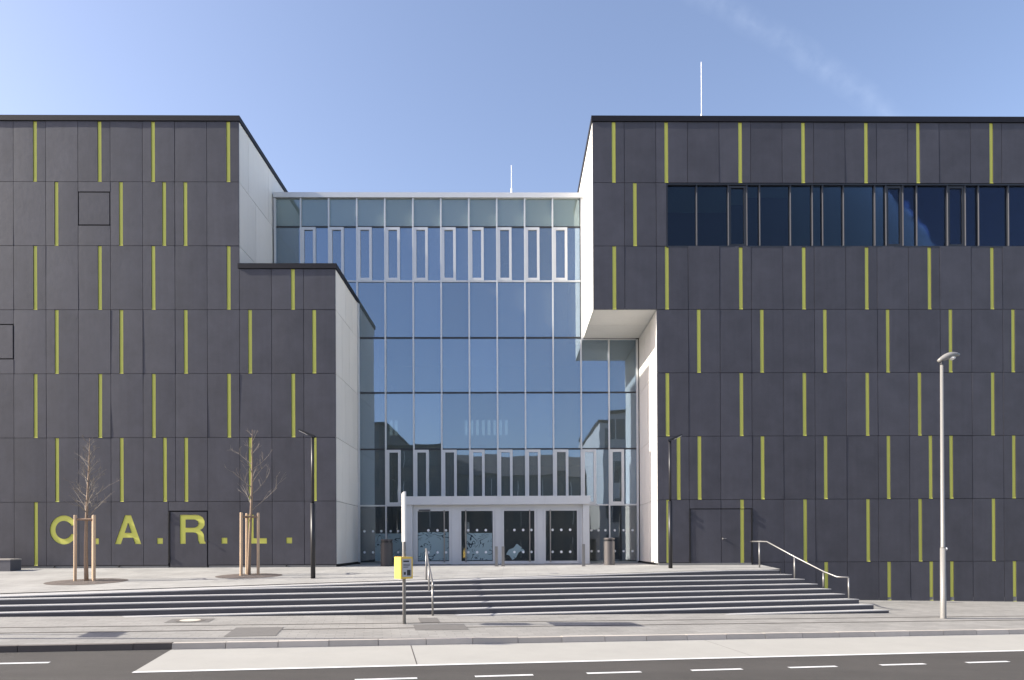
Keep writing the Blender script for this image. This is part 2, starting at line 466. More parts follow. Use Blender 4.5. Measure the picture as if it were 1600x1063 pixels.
# bus bay of pale concrete, edge line, dashes
b = MB()
for q in frange(-8.3, 60, 14)[:-1]:
    strip(b, q, q + 68.3 / 14, WK + 0.052, WB, zroad, 0.004)
bay = b.build('bus_bay_slab', 'concrete', road)
b = MB(); strip(b, -3.635, -3.615, WK + 0.06, WB - 0.07, zroad, 0.006); b.build('slab_joint', 'drain', road)
b = MB(); strip(b, 3.1, 3.112, WK + 0.06, WB - 0.07, zroad, 0.006); b.build('slab_joint', 'patch', road)
b = MB()
for q in frange(-8.3, 60, 14)[:-1]:
    strip(b, q, q + 68.3 / 14, WB - 0.06, WB + 0.06, zroad, 0.008)
b.build('edge_line', 'paint', road)
for k in range(-8, 14):
    b = MB(); s0 = -4.69 + 1.958 * k
    strip(b, s0, s0 + 1.0, 9.94, 10.05, zroad, 0.006); b.build('lane_dash', 'paint', road)
for k in range(4):
    b = MB(); s0 = -11.0 - 2.0 * k
    strip(b, s0 - 0.05, s0 + 1.03, 7.80, 7.92, zroad, 0.006); b.build('lane_dash', 'paint', road)
# slot drains / dividing rows in the pavement
for w, wd in ((4.075, 0.09), (4.94, 0.10)):
    b = MB()
    for q in frange(-40, 40, 16)[:-1]: strip(b, q, q + 5, w - wd / 2, w + wd / 2, zwalk, 0.004)
    b.build('slot_drain', 'drain', walk)
# paving patches
b = MB(); strip(b, -7.5, -6.45, 4.55, 5.9, zwalk, 0.006); b.build('paving_patch', 'patch', walk)
b = MB(); strip(b, -3.45, -2.2, 4.42, 5.35, zwalk, 0.006); b.build('paving_patch', 'patch', walk)
b = MB(); strip(b, -3.25, -2.75, 3.1, 4.0, zwalk, 0.006); b.build('paving_patch', 'patch', walk)

# ------------------------------------------------------------------ plaza and steps
SEND = lambda k: 9.42 + 0.2225 * k
b = MB()
xs = frange(-34, 9.4, 40)
rows = []
for x in xs:
    xe, ye = x, None
    # front edge of plaza: line w = -TW
    ye = Y0 + math.tan(TH) * x + TW / UC
    ys = [ye + (0.0 - ye) * t / 8 for t in range(9)] + [4.2]
    rows.append([(x, y, zplaza(x, y)) for y in ys])
rows.append([(9.4 + 0.35 * clamp((y + 3.0) / 3.0, 0, 1), y, zplaza(9.4, y)) for y in [p[1] for p in rows[-1]]])
n = len(rows[0])
for r_ in rows: b.v += r_
for i in range(len(rows) - 1):
    for j in range(n - 1):
        b.f.append((i * n + j, (i + 1) * n + j, (i + 1) * n + j + 1, i * n + j + 1))
# retaining cheek on the right end
last = rows[-1]; o = len(b.v)
b.v += [(x, y, -2.0) for x, y, z in last]
for j in range(n - 2):
    a = (len(rows) - 1) * n + j
    b.f.append((a, a + 1, o + j + 1, o + j))
plaza = b.build('plaza', 'plaza_paving', None, origin=(0, 0, 0), kind='structure')

stairs = thing('staircase', 'long flight of dark steps with pale treads below the entrance plaza', 'stairs', (*xy(0, 1.5), ZK(4)))
def steptop(k, s): return min(ZK(k), zedge(s))
for k in range(9):
    w1 = TW * k; w0 = w1 - TW
    # stations along the step, incl. the points where the plaza slope meets it
    ss = sorted(set([-34.0, -30, -25, -20, -16, -12, -8, -4, 0, 4, 8] + [(ZK(q) + 0.298) / 0.018 - 0.8 for q in range(0, 4)]))
    ss = [q for q in ss if -34 <= q < SEND(k) - 0.3] + [SEND(k)]
    def quadstrip(bm, wa, wb, ztop, zbot, endcut):
        vs = []
        for q in ss:
            last_ = (q == ss[-1])
            qa = q - (0.2225 * (wb - wa) / TW if (last_ and endcut) else 0)
            zt = ztop(q)
            for (Q, w, z) in ((qa, wa, zt), (q, wb, zt), (q, wb, zbot(q)), (qa, wa, zbot(q))):
                x, y = xy(Q, w); vs.append((x, y, z))
        fs = []
        for i in range(len(ss) - 1):
            for j in range(4):
                fs.append((i * 4 + j, i * 4 + (j + 1) % 4, (i + 1) * 4 + (j + 1) % 4, (i + 1) * 4 + j))
        m_ = (len(ss) - 1) * 4
        fs += [(0, 3, 2, 1), (m_, m_ + 1, m_ + 2, m_ + 3)]
        bm.add(vs, fs)
    SL = 0.026
    bt = MB()
    quadstrip(bt, w0 - 0.004 + (0.004 if k else 0), w1, lambda q: steptop(k, q), lambda q: steptop(k, q) - SL, True)
    tr = bt.build('step', 'tread', stairs)
    br_ = MB()
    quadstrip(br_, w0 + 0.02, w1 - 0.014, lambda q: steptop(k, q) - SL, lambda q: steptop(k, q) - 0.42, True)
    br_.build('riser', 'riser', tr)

# ------------------------------------------------------------------ facade panels
PT, GD, GW = 0.05, 0.042, 0.150         # panel thickness, groove depth, groove width
JW = 0.016
PCACHE = {}
def panel_mesh(w, h, g):
    bow = rnd.choice((0.0008, 0.002, 0.0034))        # slabs are very slightly bowed
    key = (round(w, 3), round(h, 3), None if g is None else round(g, 3), bow)
    if key in PCACHE: return PCACHE[key]
    hw = w / 2
    def front(x0_, x1_):
        n_ = max(2, int((x1_ - x0_) / 0.13))
        return [(x, bow * (x / hw) ** 2) for x in frange(x0_, x1_, n_)]
    if g is None:
        poly = [(-hw, PT)] + front(-hw, hw) + [(hw, PT)]
    else:
        a, c = g - GW / 2, g + GW / 2
        poly = [(-hw, PT)] + front(-hw, a) + [(a, GD), (c, GD)] + front(c, hw) + [(hw, PT)]
    bm = MB(); bm.prism_z([(x, y) for x, y in poly], -h / 2, h / 2)
    me = bm.mesh('panel', 'panel')
    st = None
    if g is not None:
        sb = MB()
        a, c = g - GW / 2 + 0.001, g + GW / 2 - 0.001
        sb.box(a, c, 0.034, GD - 0.001, -h / 2, h / 2)
        # sloping sill at the foot of the groove
        sb.add([(a, 0.001, -h / 2), (c, 0.001, -h / 2), (c, 0.034, -h / 2), (a, 0.034, -h / 2), (a, 0.034, -h / 2 + 0.05), (c, 0.034, -h / 2 + 0.05)],
               [(0, 1, 5, 4), (0, 4, 3), (1, 2, 5), (0, 3, 2, 1)])
        st = sb.mesh('strip', 'yellow')
    PCACHE[key] = (me, st)
    return PCACHE[key]

def panel(root, x0, x1, z0, z1, gx=None, name='facade_panel'):
    x0 += JW / 2; x1 -= JW / 2; z0 += JW / 2; z1 -= JW / 2
    c = ((x0 + x1) / 2, 0.0, (z0 + z1) / 2)
    me, st = panel_mesh(x1 - x0, z1 - z0, None if gx is None else gx - c[0])
    o = place(name, me, c, root, rot=(R(rnd.gauss(0, 0.10)), 0, R(rnd.gauss(0, 0.16))))
    if st is not None:
        q = bpy.data.objects.new('colour_strip', st); COL.objects.link(q); q.parent = o
    return o

def holed_panel(root, x0, x1, z0, z1, loops, islands, name='facade_panel', letter=None):
    x0 += JW / 2; x1 -= JW / 2; z0 += JW / 2; z1 -= JW / 2
    bm = MB()
    outer = [(x0, z0), (x1, z0), (x1, z1), (x0, z1)]
    allp = [outer] + loops
    tri = tessellate_polygon([[Vector((p[0], p[1], 0)) for p in L] for L in allp])
    flat = [p for L in allp for p in L]
    bm.add([(p[0], 0, p[1]) for p in flat], [])
    fs = []
    for a, b_, c in tri:
        n_ = (Vector((flat[b_][0] - flat[a][0], 0, flat[b_][1] - flat[a][1]))).cross(Vector((flat[c][0] - flat[a][0], 0, flat[c][1] - flat[a][1])))
        fs.append((a, b_, c) if n_.y < 0 else (a, c, b_))
    bm.f += fs
    for L in allp:
        n_ = len(L)
        bm.add([(p[0], 0, p[1]) for p in L] + [(p[0], PT, p[1]) for p in L], [(i, (i + 1) % n_, n_ + (i + 1) % n_, n_ + i) for i in range(n_)])
    for L in islands:
        n_ = len(L)
        bm.add([(p[0], 0, p[1]) for p in L] + [(p[0], PT, p[1]) for p in L], [tuple(range(n_))] + [(i, (i + 1) % n_, n_ + (i + 1) % n_, n_ + i) for i in range(n_)])
    o = bm.build(name, 'panel', root)
    px = [p[0] for L in loops for p in L]; pz = [p[1] for L in loops for p in L]
    lb = MB(); lb.box(min(px) - 0.02, max(px) + 0.02, 0.030, 0.036, min(pz) - 0.02, max(pz) + 0.02)
    lo = lb.build('letter', 'yellow', o)
    lo['label'] = letter
    return o

def glyph(ch, x, z, W, H):
    if ch == '.':
        return [[(x, z), (x + W, z), (x + W, z + H), (x, z + H)]], []
    if ch == 'C':
        cx, cz = x + W * 0.5, z + H / 2
        ro, ri = (W * 0.5, H / 2), (W * 0.5 - 0.225, H / 2 - 0.215)
        A0, A1 = R(38), R(322)
        n_ = 30
        o = [(cx + ro[0] * math.cos(A0 + (A1 - A0) * i / n_), cz + ro[1] * math.sin(A0 + (A1 - A0) * i / n_)) for i in range(n_ + 1)]
        B0, B1 = R(27), R(333)
        q = [(cx + ri[0] * math.cos(B1 + (B0 - B1) * i / n_), cz + ri[1] * math.sin(B1 + (B0 - B1) * i / n_)) for i in range(n_ + 1)]
        o = [(cx + ro[0] * 0.97, cz + 0.17)] + o + [(cx + ro[0] * 0.97, cz - 0.17)]
        return [o + q], []
    sx, sz = W, H / 1.13
    def T(L, w0): return [(x + p[0] / w0 * sx, z + p[1] * sz) for p in L]
    if ch == 'A':
        return [T([(0, 0), (.24, 0), (.325, .25), (.695, .25), (.78, 0), (1.02, 0), (.63, 1.13), (.39, 1.13)], 1.02)], [T([(.39, .44), (.63, .44), (.51, .82)], 1.02)]
    if ch == 'R':
        return [T([(0, 0), (.22, 0), (.22, .45), (.5, .45), (.60, .43), (.67, .35), (.69, .12), (.74, 0), (.99, 0), (.99, .05), (.94, .12), (.92, .36), (.86, .47), (.78, .54),
                   (.88, .60), (.95, .72), (.95, .88), (.88, 1.03), (.75, 1.11), (.6, 1.13), (0, 1.13)], 0.99)], [T([(.22, .63), (.56, .63), (.67, .69), (.71, .79), (.67, .90), (.56, .95), (.22, .95)], 0.99)]
    if ch == 'L':
        return [T([(0, 0), (.73, 0), (.73, .21), (.22, .21), (.22, 1.13), (0, 1.13)], 0.73)], []

# ------------------------------------------------------------------ left wing
XL, XLC = -10.70, -6.95
left = thing('concrete_building', 'dark panel-clad wing with yellow-green strips and large C.A.R.L. letters on the left', 'building', (-15, 0.06, -0.08))
b = MB()
b.box(-28, XL - 0.052, 0.052, 24, -2.0, 17.33)
b.box(XL - 0.05, XLC - 0.052, 0.052, 9, -2.0, 11.57)
b.build('core_wall', 'joint', left)
ROWS = [(0.02, 2.5), (2.5, 5), (5, 7.5), (7.5, 10), (10, 12.5), (12.5, 15), (15, 17.37)]
STR_L = {6: [-6.33, -4.33, -2.67, -0.33, -8.33, -10.33], 5: [-5.67, -3.67, -2.33, -1.67, -9.67], 4: [-6.33, -4.33, -2.67, -0.33, 1.67, -8.33, -10.33],
         3: [-5.67, -3.67, -1.67, 0.33, 2.33, -9.67], 2: [-6.33, -4.33, -2.67, -0.33, 1.67, -10.33], 1: [-5.67, -3.67, -2.33, -1.67, 0.33, 2.33, -9.67], 0: [-6.33, -9.67]}
GL = {}
zl = 0.85
GL[-6] = ('C', -18.08, zl, 1.08, 1.13); GL[-5] = ('.', -16.41, zl, 0.23, 0.23); GL[-4] = ('A', -15.57, zl, 1.03, 1.13)
GL[0] = ('L', -10.40, zl, 0.74, 1.13); GL[-1] = ('.', -11.43, zl, 0.23, 0.23); GL[1] = ('.', -8.91, zl, 0.23, 0.23)
def yellow(ch): return 'yellow-green full stop' if ch == '.' else 'yellow-green letter ' + ch
for ri, (z0, z1) in enumerate(ROWS):
    for c in range(-13, 3):
        if c >= 0 and ri > 4: continue
        x0 = XL + 1.25 * c; x1 = x0 + 1.25
        if c < 0 and x1 > XL - 1e-6: x1 = XL
        zz1 = z1
        if c >= 0 and ri == 4: zz1 = 11.60
        g = None
        for sp in STR_L[ri]:
            if c <= sp < c + 1: g = XL + 1.25 * sp
        if ri == 0 and c in GL:
            ch = GL[c]; lo, isl = glyph(*ch)
            holed_panel(left, x0, x1, z0, z1, lo, isl, letter=yellow(ch[0])); continue
        if ri == 0 and c == -3:                       # panel left of the door: dot
            lo, isl = glyph('.', -13.93, zl, 0.23, 0.23)
            holed_panel(left, x0, -13.49, z0, z1, lo, isl, letter=yellow('.')); continue
        if ri == 0 and c == -2:                       # door column with the R
            lo, isl = glyph('R', -13.04, zl, 1.0, 1.13)
            d = holed_panel(left, -13.42, -11.985, -0.05, 2.10, lo, isl, name='door', letter=yellow('R'))
            panel(left, -13.49, x1, 2.14, z1)
            hb = MB(); hb.box(-13.475, -13.435, -0.02, 0.03, 0.1, 2.12); hb.build('hinge_gap', 'black', d)
            hb = MB()
            for hz in (0.25, 1.75, 1.95): hb.box(-13.478, -13.425, -0.045, 0.0, hz, hz + 0.12)
            hb.build('hinge', 'black', d)
            hb = MB(); hb.tube([(-11.93, -0.06, 0.95), (-11.93, -0.0, 0.95)], 0.012); hb.tube([(-11.93, -0.06, 0.95), (-12.05, -0.06, 0.95)], 0.012)
            hb.build('handle', 'lamp_black', d)
            continue
        if ri == 5 and c == -5:                       # square access hatch
            panel(left, x0, x1, z0, 13.29); panel(left, x0, x1, 14.61, z1)
            panel(left, x0 + 0.03, x1 - 0.03, 13.32, 14.58, name='hatch'); continue
        if ri == 3 and c == -8:
            panel(left, x0, x1, z0, 8.07); panel(left, x0, x1, 9.44, z1)
            panel(left, x0 + 0.03, x1 - 0.03, 8.10, 9.41, name='hatch'); continue
        panel(left, x0, x1, z0, zz1, g)
# pale return walls: each slab a part
def return_panel(root, X, side, y0, y1, z0, z1):
    bm = MB(); e = 0.009
    a, c = (X - PT, X) if side > 0 else (X, X + PT)
    bm.box(a, c, y0 + e, y1 - e, z0 + e, z1 - e)
    o = bm.build('return_panel', 'pale', root, origin=(X, (y0 + y1) / 2, (z0 + z1) / 2))
    o.rotation_euler = (0, R(rnd.gauss(0, 0.05)), R(rnd.gauss(0, 0.06)))
for z0, z1, cuts in [(11.82, 12.5, [0.052, 1.78, 3.76]), (12.5, 15, [0.052, 1.78, 3.76]), (15, 17.37, [0.052, 0.98, 3.24, 7.0, 12.0])]:
    for a, c in zip(cuts[:-1], cuts[1:]): return_panel(left, XL, 1, a, c, z0, z1)
for i_, (z0, z1) in enumerate([(0.02, 2.5), (2.5, 5), (5, 7.5), (7.5, 10), (10, 11.6)]):
    cuts = [0.052, 1.0, 2.25, 3.76] if i_ % 2 else [0.052, 1.6, 2.85, 3.76]
    for a, c in zip(cuts[:-1], cuts[1:]): return_panel(left, XLC, 1, a, c, z0, z1)
b = MB(); b.prism_z([(-28, -0.045), (XL + 0.045, -0.045), (XL + 0.045, 16), (XL - 0.30, 16), (XL - 0.30, 0.35), (-28, 0.35)], 17.375, 17.58); b.build('coping', 'coping', left)
b = MB(); b.prism_z([(XL - 0.045, -0.045), (XLC + 0.045, -0.045), (XLC + 0.045, 8), (XLC - 0.3, 8), (XLC - 0.3, 0.35), (XL + 0.01, 0.35), (XL + 0.01, -0.001), (XL - 0.045, -0.001)], 11.605, 11.80); b.build('coping', 'coping', left)
b = MB(); b.box(-28, -13.5, 0.02, 0.05, -0.6, 0.0); b.box(-11.93, XLC - 0.02, 0.02, 0.05, -0.6, 0.0); b.build('plinth', 'plinth', left)
b = MB(); b.box(-13.46, -11.95, -0.10, 0.03, -0.3, -0.055); b.build('door_sill', 'plinth', left)
for x in (-17.9, -15.4, -8.9):
    b = MB(); b.tube([(x, 0.02, -0.0), (x, -0.03, -0.04)], 0.025); b.build('scupper', 'black', left)

# ------------------------------------------------------------------ right wing
XR, XC = 3.16, 5.66
right = thing('concrete_building', 'dark panel-clad wing with a ribbon window and overhanging white corner on the right', 'building', (12, 0.06, -1.5))
b = MB()
b.box(XR + 0.052, 30, 0.052, 3.78, 10.06, 12.44)
b.box(XR + 0.052, 30, 0.6, 24, 12.44, 15.0)
b.box(XR + 0.052, 6.05, 0.052, 0.6, 12.44, 15.0)
b.box(XR + 0.052, 30, 0.052, 24, 15.0, 17.36)
b.box(XC + 0.052, 30, 0.052, 24, -3.0, 10.06)
b.build('core_wall', 'joint', right)
XG = 8.16
STR_R = {6: [-3.33, -1.67, 0.67, 2.67, 4.67, 6.33, 8.67, 10.67, 12.33], 5: [-2.67], 4: [-3.33, -1.67, 0.67, 2.67, 4.67, 6.67, 8.67, 10.67, 12.67], 3: [-0.67, 1.33, 3.33, 5.33, 7.33, 9.33, 11.33],
         2: [-1.67, 0.67, 2.67, 4.67, 6.33, 8.67, 10.67, 12.33], 1: [-1.33, -0.67, 1.33, 3.33, 5.33, 6.67, 7.33, 9.33, 11.33], 0: [-1.67, 0.67, 2.67, 4.67, 6.33, 8.67, 10.67], -1: [3.33, 5.33, 6.67, 7.33, 9.33, 11.33]}
RR = {-1: (-2.5, 0.02), 0: (0.02, 2.5), 1: (2.5, 5), 2: (5, 7.5), 3: (7.5, 10), 4: (10, 12.5), 5: (12.5, 15), 6: (15, 17.40)}
for ri, (z0, z1) in RR.items():
    for c in range(-4, 14):
        if ri <= 3 and c < -2: continue
        x0 = XG + 1.25 * c; x1 = x0 + 1.25
        if ri == -1:
            if c < 1: continue
            z0 = zwalk(*sw(x0 + 0.6, 0)) - 0.02 + 0.03
        g = None
        for sp in STR_R[ri]:
            if c <= sp < c + 1: g = XG + 1.25 * sp
        if ri == 5:
            if c > -2: continue
            if c == -2: x1 = 6.07
        if ri == 0 and c in (-1, 0):
            panel(right, x0, x1, 2.14, z1, g)
            d = panel(right, x0 + (0.05 if c == -1 else 0), x1 - (0.05 if c == 0 else 0), -0.04, 2.12, g, name='door')
            hx = x0 + 0.022 if c == -1 else x1 - 0.022
            hb = MB(); hb.box(hx - 0.02, hx + 0.02, -0.02, 0.04, -0.04, 2.13)
            for hz in (0.1, 1.62, 1.86): hb.box(hx - 0.03, hx + 0.03, -0.05, -0.02, hz, hz + 0.14)
            hb.build('hinge', 'black', right)
            if c == 0:
                hb = MB(); hb.tube([(8.225, 0.0, 0.96), (8.225, -0.075, 0.96), (8.34, -0.075, 0.96)], 0.013); hb.lathe((8.225, -0.012, 0.96), [(0.03, -0.03), (0.03, 0.03)], 10)
                hb.build('handle', 'steel', right)
            continue
        panel(right, x0, x1, z0, z1, g)
for z0, z1, cuts in [(10.0, 12.5, [0.052, 1.3, 2.55, 3.76]), (12.5, 15, [0.052, 1.9, 3.76]), (15, 17.40, [0.052, 1.3, 3.76, 7.0, 12.0])]:
    for a, c in zip(cuts[:-1], cuts[1:]): return_panel(right, XR, -1, a, c, z0, z1)
for i_, (z0, z1) in enumerate([(0.0, 2.5), (2.5, 5), (5, 7.5), (7.5, 9.98)]):
    cuts = [0.052, 1.25, 2.5, 3.76] if i_ % 2 else [0.052, 1.9, 3.76]
    for a, c in zip(cuts[:-1], cuts[1:]): return_panel(right, XC, -1, a, c, z0, z1)
for a, c in ((0.053, 1.90), (1.90, 3.77)):
    bm = MB(); bm.box(XR + 0.053, XC + 0.04, a + 0.008, c - 0.008, 10.0, 10.05); bm.build('soffit_panel', 'pale', right)
b = MB(); b.prism_z([(XR - 0.045, -0.045), (30, -0.045), (30, 0.35), (XR + 0.3, 0.35), (XR + 0.3, 16), (XR - 0.045, 16)], 17.405, 17.62); b.build('coping', 'coping', right)
b = MB(); b.box(9.0, 30, 0.01, 0.05, -2.6, zwalk(*sw(10, 0)) + 0.05); b.build('plinth', 'plinth', right)
b = MB(); b.box(XC + 0.01, 9.35, -0.03, 0.045, -0.4, 0.0); b.build('door_sill', 'plinth', right)
# ribbon window
rb = MB(); rb.box(6.07, 30, 0.02, 0.20, 14.93, 14.99); rb.box(6.07, 30, 0.0, 0.20, 12.455, 12.51); rb.box(6.07, 6.12, 0.01, 0.20, 12.51, 14.93)
rib = rb.build('ribbon_window', 'dark_frame', right)
BX = [6.12, 7.27, 8.53, 9.26, 9.77, 10.99, 11.86, 12.27, 13.10, 14.35, 14.79, 15.47, 16.02, 17.25, 17.96, 18.49, 19.69, 20.9, 21.8, 22.4, 23.6, 24.8, 26.0, 27.3, 28.6, 29.9]
CASE = {(8.53, 9.26), (14.79, 15.47), (17.25, 17.96), (21.8, 22.4)}
BLIND = {(10.99, 11.86), (11.86, 12.27), (12.27, 13.10), (13.10, 14.35), (14.35, 14.79), (19.69, 20.9), (20.9, 21.8)}
for a, c in zip(BX[:-1], BX[1:]):
    gm = MB(); gm.box(a + 0.025, c - 0.025, 0.10, 0.112, 12.52, 14.92)
    p = gm.build('pane', 'ribbon_glass', rib, origin=((a + c) / 2, 0.105, 13.7))
    p.rotation_euler = (R(rnd.gauss(0, 0.10)), 0, R(rnd.gauss(0, 0.10)))
    zb_ = 12.52 if (a, c) in BLIND else rnd.choice((14.5, 14.2, 14.75, 13.9))
    bk = MB(); bk.box(a + 0.03, c - 0.03, 0.17, 0.18, zb_, 14.92); bk.build('blind', 'blind', rib)
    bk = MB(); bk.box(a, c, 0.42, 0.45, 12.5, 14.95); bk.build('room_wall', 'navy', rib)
    mm = MB(); mm.box(c - 0.028, c + 0.028, 0.03, 0.16, 12.512, 14.928); mm.build('mullion', 'dark_frame', rib)
    mm = MB(); mm.box(c - 0.013, c + 0.013, 0.016, 0.03, 12.53, 14.62); mm.build('guide_rail', 'guide', rib)
    if (a, c) in CASE:
        fm = MB()
        for q in ((a + 0.03, a + 0.11, 12.53, 14.91), (c - 0.11, c - 0.03, 12.53, 14.91), (a + 0.11, c - 0.11, 12.53, 12.61), (a + 0.11, c - 0.11, 14.83, 14.91)):
            fm.box(q[0], q[1], 0.06, 0.125, q[2], q[3])
        fm.build('casement', 'dark_frame', rib)

# ------------------------------------------------------------------ glass hall
G = 3.80
hall = thing('glass_hall', 'tall blue-reflecting glass entrance hall between the two dark wings', 'building', (-2.0, G, -0.08))
b = MB()
b.box(-10.6, 5.6, 13.0, 13.3, -0.1, 16.2); b.box(-10.62, -10.58, 4.2, 13, 11.9, 16.2)
b.build('interior_wall', 'interior', hall)
b = MB()
for z in (4.7, 9.7): b.box(-6.8, 5.5, 7.5, 13, z, z + 0.35)
b.build('floor_slab', 'interior_slab', hall)
b = MB(); b.box(-6.95, 5.66, 4.2, 13, -0.2, -0.09); b.build('hall_floor', 'interior_slab', hall)
b = MB(); b.box(-10.64, 3.15, G - 0.12, 14, 16.28, 16.50); b.build('fascia', 'alu', hall)
b = MB(); b.box(-6.9, 5.6, 3.93, 4.1, -0.3, -0.01); b.build('sill', 'alu', hall)
MX = [3.05 - 1.25 * i for i in range(12)]            # 3.05 ... -10.70
def mullion(x, z0, z1, w=0.062):
    bm = MB(); bm.box(x - w / 2, x + w / 2, G - 0.075, G + 0.10, z0, z1); bm.build('mullion', 'alu', hall)
mullion(3.105, 9.95, 16.27, 0.09)
for x in MX[1:7]: mullion(x, 2.87, 16.27)
mullion(-5.70, 0.0, 16.27)
mullion(-6.90, 0.0, 11.55, 0.08); mullion(-6.95, 11.55, 16.27)
mullion(-8.20, 11.55, 16.27); mullion(-9.45, 11.55, 16.27); mullion(-10.60, 11.55, 16.27, 0.09)
mullion(3.05, 2.87, 9.94); mullion(4.30, 0.0, 9.94); mullion(5.57, 0.0, 9.94, 0.09)
mullion(3.30, 0.0, 2.45); mullion(-4.64, 0.0, 2.45)
def transom(x0, x1, z, m, h=0.05, y=G - 0.02):
    bm = MB(); bm.box(x0, x1, y, G + 0.06, z - h / 2, z + h / 2); bm.build('transom', m, hall)
transom(-10.55, 3.05, 15.0, 'dark_frame', 0.07); transom(-10.55, 3.05, 12.56, 'alu', 0.06, G - 0.05)
transom(-6.85, 3.05, 10.03, 'dark_frame', 0.075)
for z in (7.57, 5.04): transom(-6.85, 5.52, z, 'dark_frame', 0.07)
transom(-6.85, -4.62, 2.52, 'alu', 0.06, G - 0.05); transom(3.27, 5.52, 2.52, 'alu', 0.06, G - 0.05)
transom(3.06, 5.52, 9.95, 'alu', 0.05, G - 0.05)
def pane(x0, x1, z0, z1, parent=None, m='hall_glass', y=G + 0.012, tilt=1.0):
    bm = MB(); bm.box(x0, x1, y - 0.008, y + 0.008, z0, z1)
    o = bm.build('pane', m, parent or hall, origin=((x0 + x1) / 2, y, (z0 + z1) / 2))
    o.rotation_euler = (R(rnd.gauss(0, 0.13) * tilt), 0, R(rnd.gauss(0, 0.13) * tilt))
    return o
def hall_cell(x0, x1, z0, z1, window=False, m='hall_glass'):
    if not window:
        pane(x0 + 0.03, x1 - 0.03, z0 + 0.03, z1 - 0.03, None, m); return
    wx = x0 + 0.66
    fm = MB(); fw_ = 0.115; y0, y1 = G - 0.06, G + 0.05
    a, c = x0 + 0.033, wx
    fm.box(a, a + fw_, y0, y1, z0 + 0.03, z1 - 0.03); fm.box(c - fw_, c, y0, y1, z0 + 0.03, z1 - 0.03)
    fm.box(a + fw_, c - fw_, y0 + 0.002, y1, z0 + 0.03, z0 + 0.03 + fw_); fm.box(a + fw_, c - fw_, y0 + 0.002, y1, z1 - 0.03 - fw_, z1 - 0.03)
    w = fm.build('window', 'alu', hall)
    pane(a + fw_ + 0.002, c - fw_ - 0.002, z0 + 0.03 + fw_, z1 - 0.03 - fw_, w)
    pane(c + 0.004, x1 - 0.03, z0 + 0.03, z1 - 0.03)
for i, x1 in enumerate(MX[:11]):
    x0 = x1 - 1.25
    hall_cell(x0, x1, 15.0, 16.28, False, 'spandrel_glass')
    sp = MB(); sp.box(x0 + 0.03, x1 - 0.03, G + 0.05, G + 0.08, 15.0, 16.27); sp.build('spandrel_panel', 'spandrel', hall)
    hall_cell(x0, x1, 12.56, 15.0, i < 10)
    if i >= 8: hall_cell(x0, x1, 11.7, 12.56); continue
    hall_cell(x0, x1, 10.03, 12.56)
    hall_cell(x0, x1, 7.57, 10.03)
    hall_cell(x0, x1, 5.04, 7.57)
    hall_cell(x0, x1, 2.52, 5.04, i < 7)
for x0 in (3.05, 4.30):
    hall_cell(x0, x0 + 1.25, 7.57, 9.95); hall_cell(x0, x0 + 1.25, 5.04, 7.57); hall_cell(x0, x0 + 1.25, 2.52, 5.04, True)
gp = []
for x0, x1 in ((-6.86, -5.73), (-5.67, -4.67), (3.33, 4.27), (4.33, 5.53)):
    gp.append(pane(x0, x1, -0.01, 2.49, None, 'door_glass'))
def film(parent, x0, x1, z0, z1, y):
    bm = MB(); bm.box(x0, x1, y, y + 0.003, z0, z1); MATS.setdefault('film', None)
    bm.build('printed_film', 'film', parent)
DOT = MB().add([(0.055 * math.cos(q * math.pi / 5), 0, 0.055 * math.sin(q * math.pi / 5)) for q in range(10)], [tuple(range(10))]).mesh('safety_dot', 'dot')
def dots(parent, xs_, zs_, y):
    for x in xs_:
        for z in zs_: place('safety_dot', DOT, (x, y, z), parent)
for p_, (x0, x1) in zip(gp, ((-6.86, -5.73), (-5.67, -4.67), (3.33, 4.27), (4.33, 5.53))):
    n_ = 3
    dots(p_, [x0 + (x1 - x0) * (q + 0.5) / n_ for q in range(n_)], (1.38, 0.44), G - 0.006)
film(gp[0], -6.2, -5.75, 0.05, 1.28, G - 0.001); film(gp[1], -5.66, -4.7, 0.05, 1.28, G - 0.001)

# entrance porch with four glazed doors
PY = 2.35
porch = thing('entrance_porch', 'light grey metal entrance porch with four glazed doors', 'porch', (-0.7, PY, -0.1))
for a, c in ((-4.60, -2.62), (-2.62, -0.66), (-0.66, 1.30), (1.30, 3.26)):
    b = MB(); b.box(a + 0.006, c - 0.006, PY - 0.25, PY - 0.21, 2.46, 2.82); b.build('fascia_panel', 'alu', porch)
b = MB(); b.box(-4.58, 3.24, PY - 0.205, G - 0.08, 2.47, 2.80); b.build('roof', 'alu', porch)
for a, c in ((-4.58, -4.30), (2.94, 3.22)):
    b = MB(); b.box(a, c, PY - 0.15, G - 0.08, -0.07, 2.465); b.build('side_wall', 'alu', porch)
b = MB(); b.box(-4.295, 2.935, PY + 0.0, PY + 0.10, 2.29, 2.465); b.build('door_head', 'alu', porch)
DOORS = [(-4.10, -2.76, 1), (-2.24, -0.90, -1), (-0.42, 0.88, 1), (1.36, 2.70, -1)]
pil = [(-4.295, -4.18), (-2.68, -2.32), (-0.82, -0.50), (0.96, 1.28), (2.78, 2.935)]
for a, c in pil:
    b = MB(); b.box(a, c, PY, PY + 0.10, -0.07, 2.288); b.build('pillar', 'alu', porch)
dd = []
